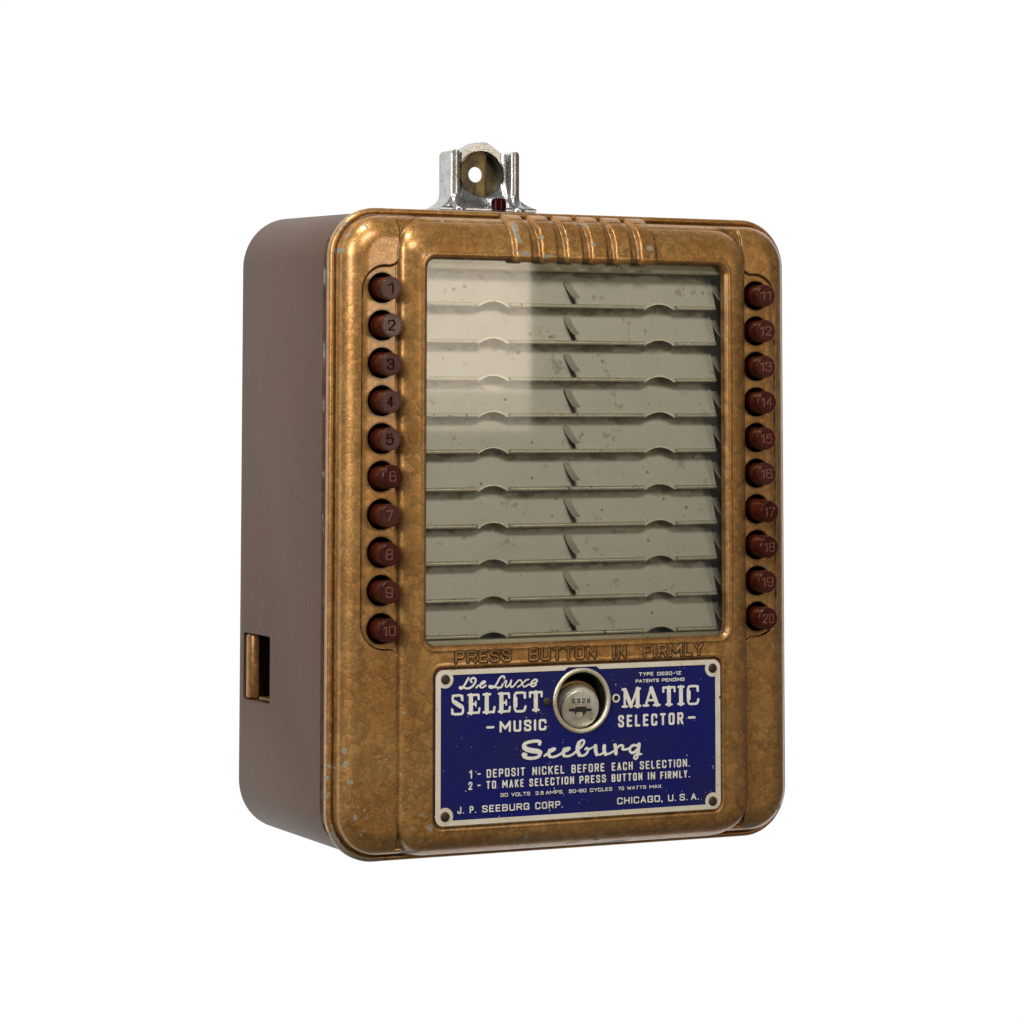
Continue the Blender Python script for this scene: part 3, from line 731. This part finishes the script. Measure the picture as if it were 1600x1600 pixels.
# ---- rear case: rounded sheet-metal box with the coin return opening in its side
def build_case():
    def loop(y, inset, n=14):
        P = []; hx, z0, z1, r = 4.02-inset, .045+inset, 9.945-inset+.11*(y-.66)/3.77, .78-inset*.5+.05*(y-.66)/3.77
        for (cx, cz, a0) in ((hx-r, z1-r, 0), (-hx+r, z1-r, 90), (-hx+r, z0+r, 180), (hx-r, z0+r, 270)):
            for k in range(n+1):
                a = math.radians(a0+90*k/n); P.append((cx+r*math.cos(a), y, cz+r*math.sin(a)))
        return P
    prof = [(.66, .03), (.86, .03), (.875, .018), (.90, .018), (.915, .0), (4.36, .0), (4.41, .015), (4.43, .06)]
    V, F = [], []; L = [loop(y, i) for y, i in prof]; n = len(L[0])
    bm = bmesh.new(); rings = [[bm.verts.new(p) for p in l] for l in L]
    for a, b in zip(rings[:-1], rings[1:]):
        for k in range(n): bm.faces.new((a[k], a[(k+1) % n], b[(k+1) % n], b[k]))
    bm.faces.new(rings[0][::-1]); bm.faces.new(rings[-1])
    bmesh.ops.recalc_face_normals(bm, faces=bm.faces[:])
    me = bpy.data.meshes.new('rear_case'); bm.to_mesh(me); bm.free(); me.materials.append(CASE)
    o = bpy.data.objects.new('rear_case', me); col.objects.link(o)
    cut = box_obj('cutter', -4.6, -3.35, 3.03, 4.20, 2.19, 3.262, CASE, None, .05, 3)
    md = o.modifiers.new('b', 'BOOLEAN'); md.object = cut; md.operation = 'DIFFERENCE'; md.solver = 'EXACT'
    dg = bpy.context.evaluated_depsgraph_get(); dg.update()
    me2 = bpy.data.meshes.new_from_object(o.evaluated_get(dg)); o.modifiers.clear(); o.data = me2; me2.name = 'rear_case'
    bpy.data.objects.remove(cut)
    for p in me2.polygons: p.use_smooth = True
    sharp(me2, 28); o.parent = root
    return o
case = build_case()
case['label'] = 'plain brown painted rear case'
# coin return: bronze rolled lip at the back of the opening, dark well in front of it
def lip():
    V, F = [], []; n = 14; zs = [2.20, 2.215, 2.25, 3.20, 3.237, 3.252]; ins = [.07, .02, 0, 0, .02, .07]
    for z, i in zip(zs, ins):
        for k in range(n+1):
            a = math.pi*(.08+.92*k/n); V.append((-3.87-(.15-i*.8)*math.sin(a), 4.045+(.145-i*.6)*math.cos(a), z))
    for j in range(len(zs)-1):
        for k in range(n):
            b = j*(n+1)+k; F.append((b, b+1, b+n+2, b+n+1))
    return mk('coin_return_lip', np.array(V), [np.array(F)], BRONZE, case, True)
lip()
box_obj('coin_return_cup', -3.92, -3.40, 3.05, 3.76, 2.205, 2.25, TARNISH, case, .01)
box_obj('coin_return_well', -3.50, -3.37, 3.04, 4.19, 2.20, 3.25, BLACK, case)

# chassis inside, seen dark through the button holes
flat2d('chassis', lambda X, Z: rrect(X, Z, -3.95, 3.95, .12, 9.88, .68), -4, 4, 0, 10, .05, .61, .65, BLACK, root)

# ---- title rack
def holder_sdf(rel0):
    def f(X, Z):
        d = rrect(X, Z, -2.75, 2.635, rel0, rel0+.66, .004)
        for (cx, w, h) in ((-1.377, .255, .088), (1.590, .268, .088)):
            R = (w*w+h*h)/(2*h); d = np.maximum(d, -circ(X, Z, cx, rel0+h-R, R))
        # slot left behind the pressed-out tongue
        zz = np.clip((Z-rel0-.10)/.29, 0, 1)
        sl = np.hypot(X-(-.03+.075*(1-zz)), Z-(rel0+.10+.29*zz))-.044
        d = np.maximum(d, -sl)
        return d
    return f
def tongue_mesh(w=.12):
    P = [(-.01, .425, .458), (-.005, .36, .41), (.0, .30, .355), (.01, .25, .30), (.02, .20, .245), (.025, .165, .19), (.025, .150, .15)]
    P = [(p[0], p[2], p[1]) for p in P]; V, F = [], []
    for th in (0, .014):
        for i, (x, y, z) in enumerate(P):
            ww = w/2 if i < 5 else w/2*(.97, .8)[i-5]
            for s in (-1, 1): V.append((x+s*ww, y+th, z-th*.4*(i > 2)))
    n = len(P)
    for i in range(n-1):
        a = 2*i; F.append((a, a+1, a+3, a+2)); b = a+2*n; F.append((b+1, b, b+2, b+3))
        F.append((a, a+2, b+2, b)); F.append((a+3, a+1, b+1, b+3))
    F.append((2*n-2, 2*n-1, 4*n-1, 4*n-2))
    me_o = mk('tongue', np.array(V), [np.array(F)], TAB, None, True, 50); return me_o
ZK = [8.495, 7.918, 7.336, 6.768, 6.202, 5.619, 5.046, 4.479, 3.906, 3.347]
def build_rack():
    r0 = ZK[0]
    yplate = lambda X, Z: .300+.245*np.clip((Z)/.62, 0, 1.2)
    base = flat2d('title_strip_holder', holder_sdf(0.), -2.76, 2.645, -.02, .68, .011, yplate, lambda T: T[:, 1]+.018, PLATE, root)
    # folded hem, interrupted at the two finger notches
    def hem(x0, x1):
        P = [(.30, -.004), (.275, -.002), (.262, .014), (.262, .040), (.274, .054), (.330, .060)]
        V = np.array([(x, y, z) for x in (x0, x0+.02, x1-.02, x1) for y, z in P]); n = len(P)
        V[:n, 1] = np.maximum(V[:n, 1], .31); V[3*n:, 1] = np.maximum(V[3*n:, 1], .31)
        F = np.array([(j*n+i, (j+1)*n+i, (j+1)*n+i+1, j*n+i+1) for j in range(3) for i in range(n-1)])
        return V, F
    hems = []
    for a, b in ((-2.75, -1.640), (-1.115, 1.315), (1.865, 2.635)):
        V, F = hem(a, b); hems.append(mk('folded_hem', V, [F], HEM, base, True, 50))
    # curved bright edge of each notch
    neds = []
    for (cx, w, h) in ((-1.377, .255, .088), (1.590, .268, .088)):
        R = (w*w+h*h)/(2*h); a0 = math.asin(w/R)
        A = [(cx+R*math.sin(t), h-R+R*math.cos(t)) for t in np.linspace(-a0, a0, 15)]
        segs = [(a[0], a[1], b[0], b[1], .011) for a, b in zip(A[:-1], A[1:])]
        segs += [(cx+w-.005, .004, cx+w+.03, .03, .011)]
        neds.append(seg_obj('notch_edge', segs, .006, .312, .335, HEM, base))
    tg = tongue_mesh(); tg.parent = base
    tg2 = tg.copy(); col.objects.link(tg2); tg2.parent = base; tg2.location = (2.70, .04, 0)
    tg3 = tg.copy(); col.objects.link(tg3); tg3.parent = base; tg3.location = (-2.72, .02, 0)
    base.location = (0, 0, ZK[0])
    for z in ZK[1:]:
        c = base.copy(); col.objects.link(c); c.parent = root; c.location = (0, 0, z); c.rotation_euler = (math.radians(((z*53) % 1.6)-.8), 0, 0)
        for ch in (*hems, *neds, tg, tg2, tg3):
            d = ch.copy(); col.objects.link(d); d.parent = c
            if ch in (tg,): d.rotation_euler = (0, 0, math.radians(((z*37) % 5)-2.5))
build_rack()
box_obj('rack_back', -2.95, 2.95, .585, .60, 3.1, 9.4, RACK, root)
box_obj('rack_side', 2.83, 2.87, .19, .56, 3.1, 9.4, RACK, root)
box_obj('rack_side', -2.87, -2.83, .19, .56, 3.1, 9.4, RACK, root)
box_obj('top_rail', -2.80, 2.72, .19, .50, 9.065, 9.30, RAIL, root, .018)
box_obj('bottom_rail', -2.80, 2.82, .19, .40, 3.15, 3.335, RAIL, root, .015)
flat2d('window_glass', lambda X, Z: rrect(X, Z, -2.70, 2.70, 3.22, 9.26, .1), -2.8, 2.8, 3.1, 9.4, .2, .155, None, GLASS, root).data.name = 'window_glass'

# ---- buttons
def number_mesh(text, M):
    H = .165 if len(text) == 1 else .150; w = .085 if len(text) == 1 else .175
    if text == '1': w = .07
    if text == '11': w = .16
    segs = word_segments(text, -w/2-.024, w/2+.008, -H/2, H/2, .0095, gap=.20)
    if text[0] == '1':      # foot serif as moulded
        x = min(s[0] for s in segs if abs(s[1]-s[3]) > .1) if False else None
    return seg_obj('number', segs, .0055, -.322, -.306, M, None)
def build_buttons():
    prof = [(.0, -.312), (.150, -.312), (.158, -.308), (.172, -.308), (.178, -.300), (.178, .35)]
    V, F = lathe(prof[1:], 40, cap1=False); red = mk('push_button', V, F, RED, root, True, 14)
    dull_sheen = red.data.copy(); dull_sheen.materials[0] = RED_SHEEN
    rs = np.random.RandomState(5)
    tilt = {6: (-3, 9), 17: (5, 9), 18: (3, 7), 1: (1, -1), 3: (2, 1)}
    for i in range(20):
        left = i < 10; z = BZ[i % 10]; x = -BX if left else BX
        o = red if i == 0 else red.copy()
        if i: col.objects.link(o); o.parent = root
        if (i+1) in (1, 2, 3, 6, 17, 18): o.data = dull_sheen
        a, b = tilt.get(i+1, (rs.uniform(-1.5, 1.5), rs.uniform(-1.5, 1.5)))
        o.location = (x, .18+(0 if i+1 != 2 else -.03), z-.012); o.rotation_euler = (math.radians(a), 0, math.radians(b))
        nm = number_mesh(str(i+1), NUM_D if i < 5 else NUM_L); nm.parent = o
        o['label'] = ('dulled push button with painted brown sheen, moulded with %d' if (i+1) in (1, 2, 3, 6, 17, 18) else 'dark red push button moulded with %d') % (i+1)
build_buttons()

# ---- nameplate
def build_plate():
    box = (-2.50, 2.505, -.0, 0)
    holes = lambda X, Z: np.minimum(circ(X, Z, *RING, .445), circ(X, Z, .62, 2.361, .040))
    outer = lambda X, Z: np.maximum(rrect(X, Z, -2.50, 2.505, .548, 2.905, .13), -holes(X, Z))
    o = flat2d('nameplate', outer, -2.53, 2.53, .52, 2.93, .02, .001, .02, BLUE, root)
    o['label'] = 'blue enamel nameplate with cream lettering'
    def border(X, Z):
        inner = rrect(X, Z, -2.412, 2.414, .626, 2.826, .02)
        for cx, cz in ((-2.337, 2.761), (-2.337, .69), (2.362, 2.767), (2.358, .673)):
            inner = np.maximum(inner, -circ(X, Z, cx, cz, .135))
        notch = rrect(X, Z, -.25, .28, 2.5, 2.870, .0)+np.maximum(0, (2.872-Z))*-.0
        # the blue field widens upward round the lock ring
        lim = .25+(2.870-Z)*1.35
        notch = np.maximum(np.abs(X-.018)-lim, Z-2.872)
        inner = np.minimum(inner, np.maximum(notch, 2.6-Z))
        return np.maximum(np.maximum(rrect(X, Z, -2.498, 2.503, .55, 2.903, .13), -inner), 0*X-1)
    flat2d('metal_border', border, -2.53, 2.53, .52, 2.93, .010, -.006, .0, BORDER, o)
    flat2d('lock_ring', lambda X, Z: np.maximum(circ(X, Z, *RING, .505), -circ(X, Z, *RING, .440)), -.55, .58, 1.8, 2.9, .012,
           lambda X, Z: -.012-.022*np.sqrt(np.clip(1-((np.hypot(X-RING[0], Z-RING[1])-.4725)/.033)**2, 0, 1)), .03, RINGM, o, True)
    for w in WORDS:
        seg_obj('lettering', word_segments(w[0], w[1], w[2], w[3], w[4], w[5]*(.5 if w[5] < .012 else .60 if w[5] < .02 else .78), w[6], gap=(.27 if w[4]-w[3] > .1 else .24)), .0055 if w[5] < .02 else .007, -.0065, .0, INK, o)
    groups = [(0, 2), (2, 4), (4, 9), (9, len(SCRIPT))]
    for a, b in groups:
        segs = []
        for pts, r in SCRIPT[a:b]:
            P = chaikin(pts) if len(pts) > 2 else pts
            segs += [(p[0], p[1], q[0], q[1], r*(1.25 if pts[0][0] < -.6 and pts[0][1] > 2.4 else 1.7 if r < .013 else 1.85)) for p, q in zip(P[:-1], P[1:])]
        seg_obj('lettering', segs, .0065, -.0065, .0, INK, o)
    def screw(x, z, r):
        V, F = lathe([(r*.55, -.030), (r*.85, -.024), (r, -.010), (r, .02)], 18, (x, z), cap1=False)
        mk('plate_screw', V, F, RUST, o, True, 50)
    for x, z in ((-2.336, 2.761), (-2.337, .69), (2.363, 2.767), (2.356, .673)): screw(x, z, .076)
    screw(-.59, 2.356, .068)
    flat2d('hole_eyelet', lambda X, Z: np.maximum(circ(X, Z, .62, 2.361, .068), -circ(X, Z, .62, 2.361, .042)), .53, .71, 2.27, 2.45, .008, -.008, .03, BORDER, o)
    box_obj('hole_shadow_backing', .55, .69, .019, .0195, 2.29, 2.43, BLACK, o)
build_plate()

# ---- lock
def build_lock():
    L = bpy.data.objects.new('lock', None); col.objects.link(L); L.parent = root; L.empty_display_size = .2
    L.location = (.006, .035, 2.206)
    axis = Vector((.17, 1, .19)).normalized()
    L.rotation_euler = Vector((0, 1, 0)).rotation_difference(axis).to_euler()
    lathe_obj('lock_plug', [(.275, .0), (.297, .006), (.308, .02), (.312, .04), (.312, .05), (.330, .07), (.340, .09), (.340, .24), (.31, .26)], STEEL, L, 48)
    lathe_obj('lock_barrel', [(.33, .27), (.385, .28), (.39, .31), (.39, .36), (.34, .37), (.34, .52)], BRASS, L, 48)
    key = lambda X, Z: np.minimum(np.minimum(rrect(X, Z, -.185, .185, -.028, .018, .004), rrect(X, Z, -.085, .095, -.03, .048, .01)), np.maximum(circ(X, Z, 0, -.01, .098), Z+.01))
    flat2d('keyhole', key, -.22, .22, -.16, .1, .008, -.003, .0, ENGR, L)
    flat2d('keyhole_pin', lambda X, Z: np.maximum(circ(X, Z, -.01, -.075, .055), Z+.04), -.1, .1, -.16, 0, .008, -.006, -.002, STEEL, L)
    seg_obj('stamped_number', word_segments('S328', -.15, .15, .105, .178, .0065, gap=.42), .004, -.003, .0, ENGR, L)
build_lock()
lathe_obj('lock_well', [(.447, .02), (.447, .60)], BLACK, root, 48, RING, cap0=False, cap1=False)

# ---- chrome coin head on top of the case
def build_head():
    Hh = bpy.data.objects.new('coin_head', None); col.objects.link(Hh); Hh.parent = root; Hh.location = (-.055, 3.40, 10.0)
    Hh['label'] = 'worn chrome coin entry casting on top'
    C = (-.015, .85)
    def outline(X, Z):
        top = 1.395-.215*smooth01(np.abs(X-.005), .06, .49)
        wside = .635+.0*Z+.25*np.clip((.50-Z)/.24, 0, 1)**2.2
        d = np.maximum(np.abs(X)-wside, Z-top); d = np.maximum(d, .20-Z)
        pil = np.maximum(np.abs(np.abs(X)-.553)-.083, Z-1.16); pil = np.minimum(pil, circ(np.abs(X), Z, .553, 1.155, .083))
        return np.minimum(np.maximum(d, np.abs(X)-np.where(Z > .9, .50, 9)), pil)
    def yf(X, Z):
        a = np.abs(X)
        mid = .16-.13*smooth01(Z, .80, .25)
        p = .0+.0*Z
        w = smooth01(a, .36, .50)          # the two side pillars stand forward of the scooped middle
        pil = .03-.075*np.sqrt(np.clip(1-((a-.548)/.105)**2, 0, 1))
        scoop = smooth01(circ(X, Z, *C, .40), .0, .16)
        y = mid*(1-w)+pil*w
        foot = np.clip((.50-Z)/.24, 0, 1)**2*.20
        return y-foot
    body = lambda X, Z: np.maximum(outline(X, Z), -circ(X, Z, *C, .395))
    o = flat2d('head_casting', body, -1.05, 1.05, .19, 1.42, .0125, yf, .47, CHROME, Hh, True); sharp(o.data, 40)
    box_obj('foot_plate', -1.0, .84, -.26, .62, .0, .215, CHROME, Hh, .03)
    half = lambda X, Z: np.maximum(np.maximum(circ(X, Z, *C, .41), X-.095), -circ(X, Z, -.085, .845, .130))
    flat2d('coin_window_plate', half, -.5, .5, .4, 1.3, .012, .20, .23, TARNISH, Hh)
    flat2d('coin_track', lambda X, Z: np.maximum(circ(X, Z, *C, .41), .125-X), -.5, .5, .4, 1.3, .02, .36, .39, DARKMETAL, Hh)
    V, F = lathe([(.395, .10), (.398, .45)], 48, C, cap0=False, cap1=False); mk('bore', V, [f[:, ::-1] for f in F], TARNISH, Hh, True)
    box_obj('slot_edge', .092, .106,   .17, .34, .48, 1.22, DARKMETAL, Hh, .004)
    box_obj('slot_mark', -.135, -.085, .192, .201, .50, .715, DARKMETAL, Hh, .002)
    V, F = lathe([(.070, -.12), (.092, -.10), (.092, .02)], 28, (0, 0), cap1=False)
    V = V[:, [0, 2, 1]]*np.array([1, 1, -1])
    V = V*np.array([1.4, 1.2, 1.45]); V += np.array([.175, -.17, .25])
    rb = mk('coin_return_button', V, F, RED, Hh, True, 40); rb['label'] = 'small red button at the foot of the coin entry'
build_head()
bpy.context.view_layer.update()
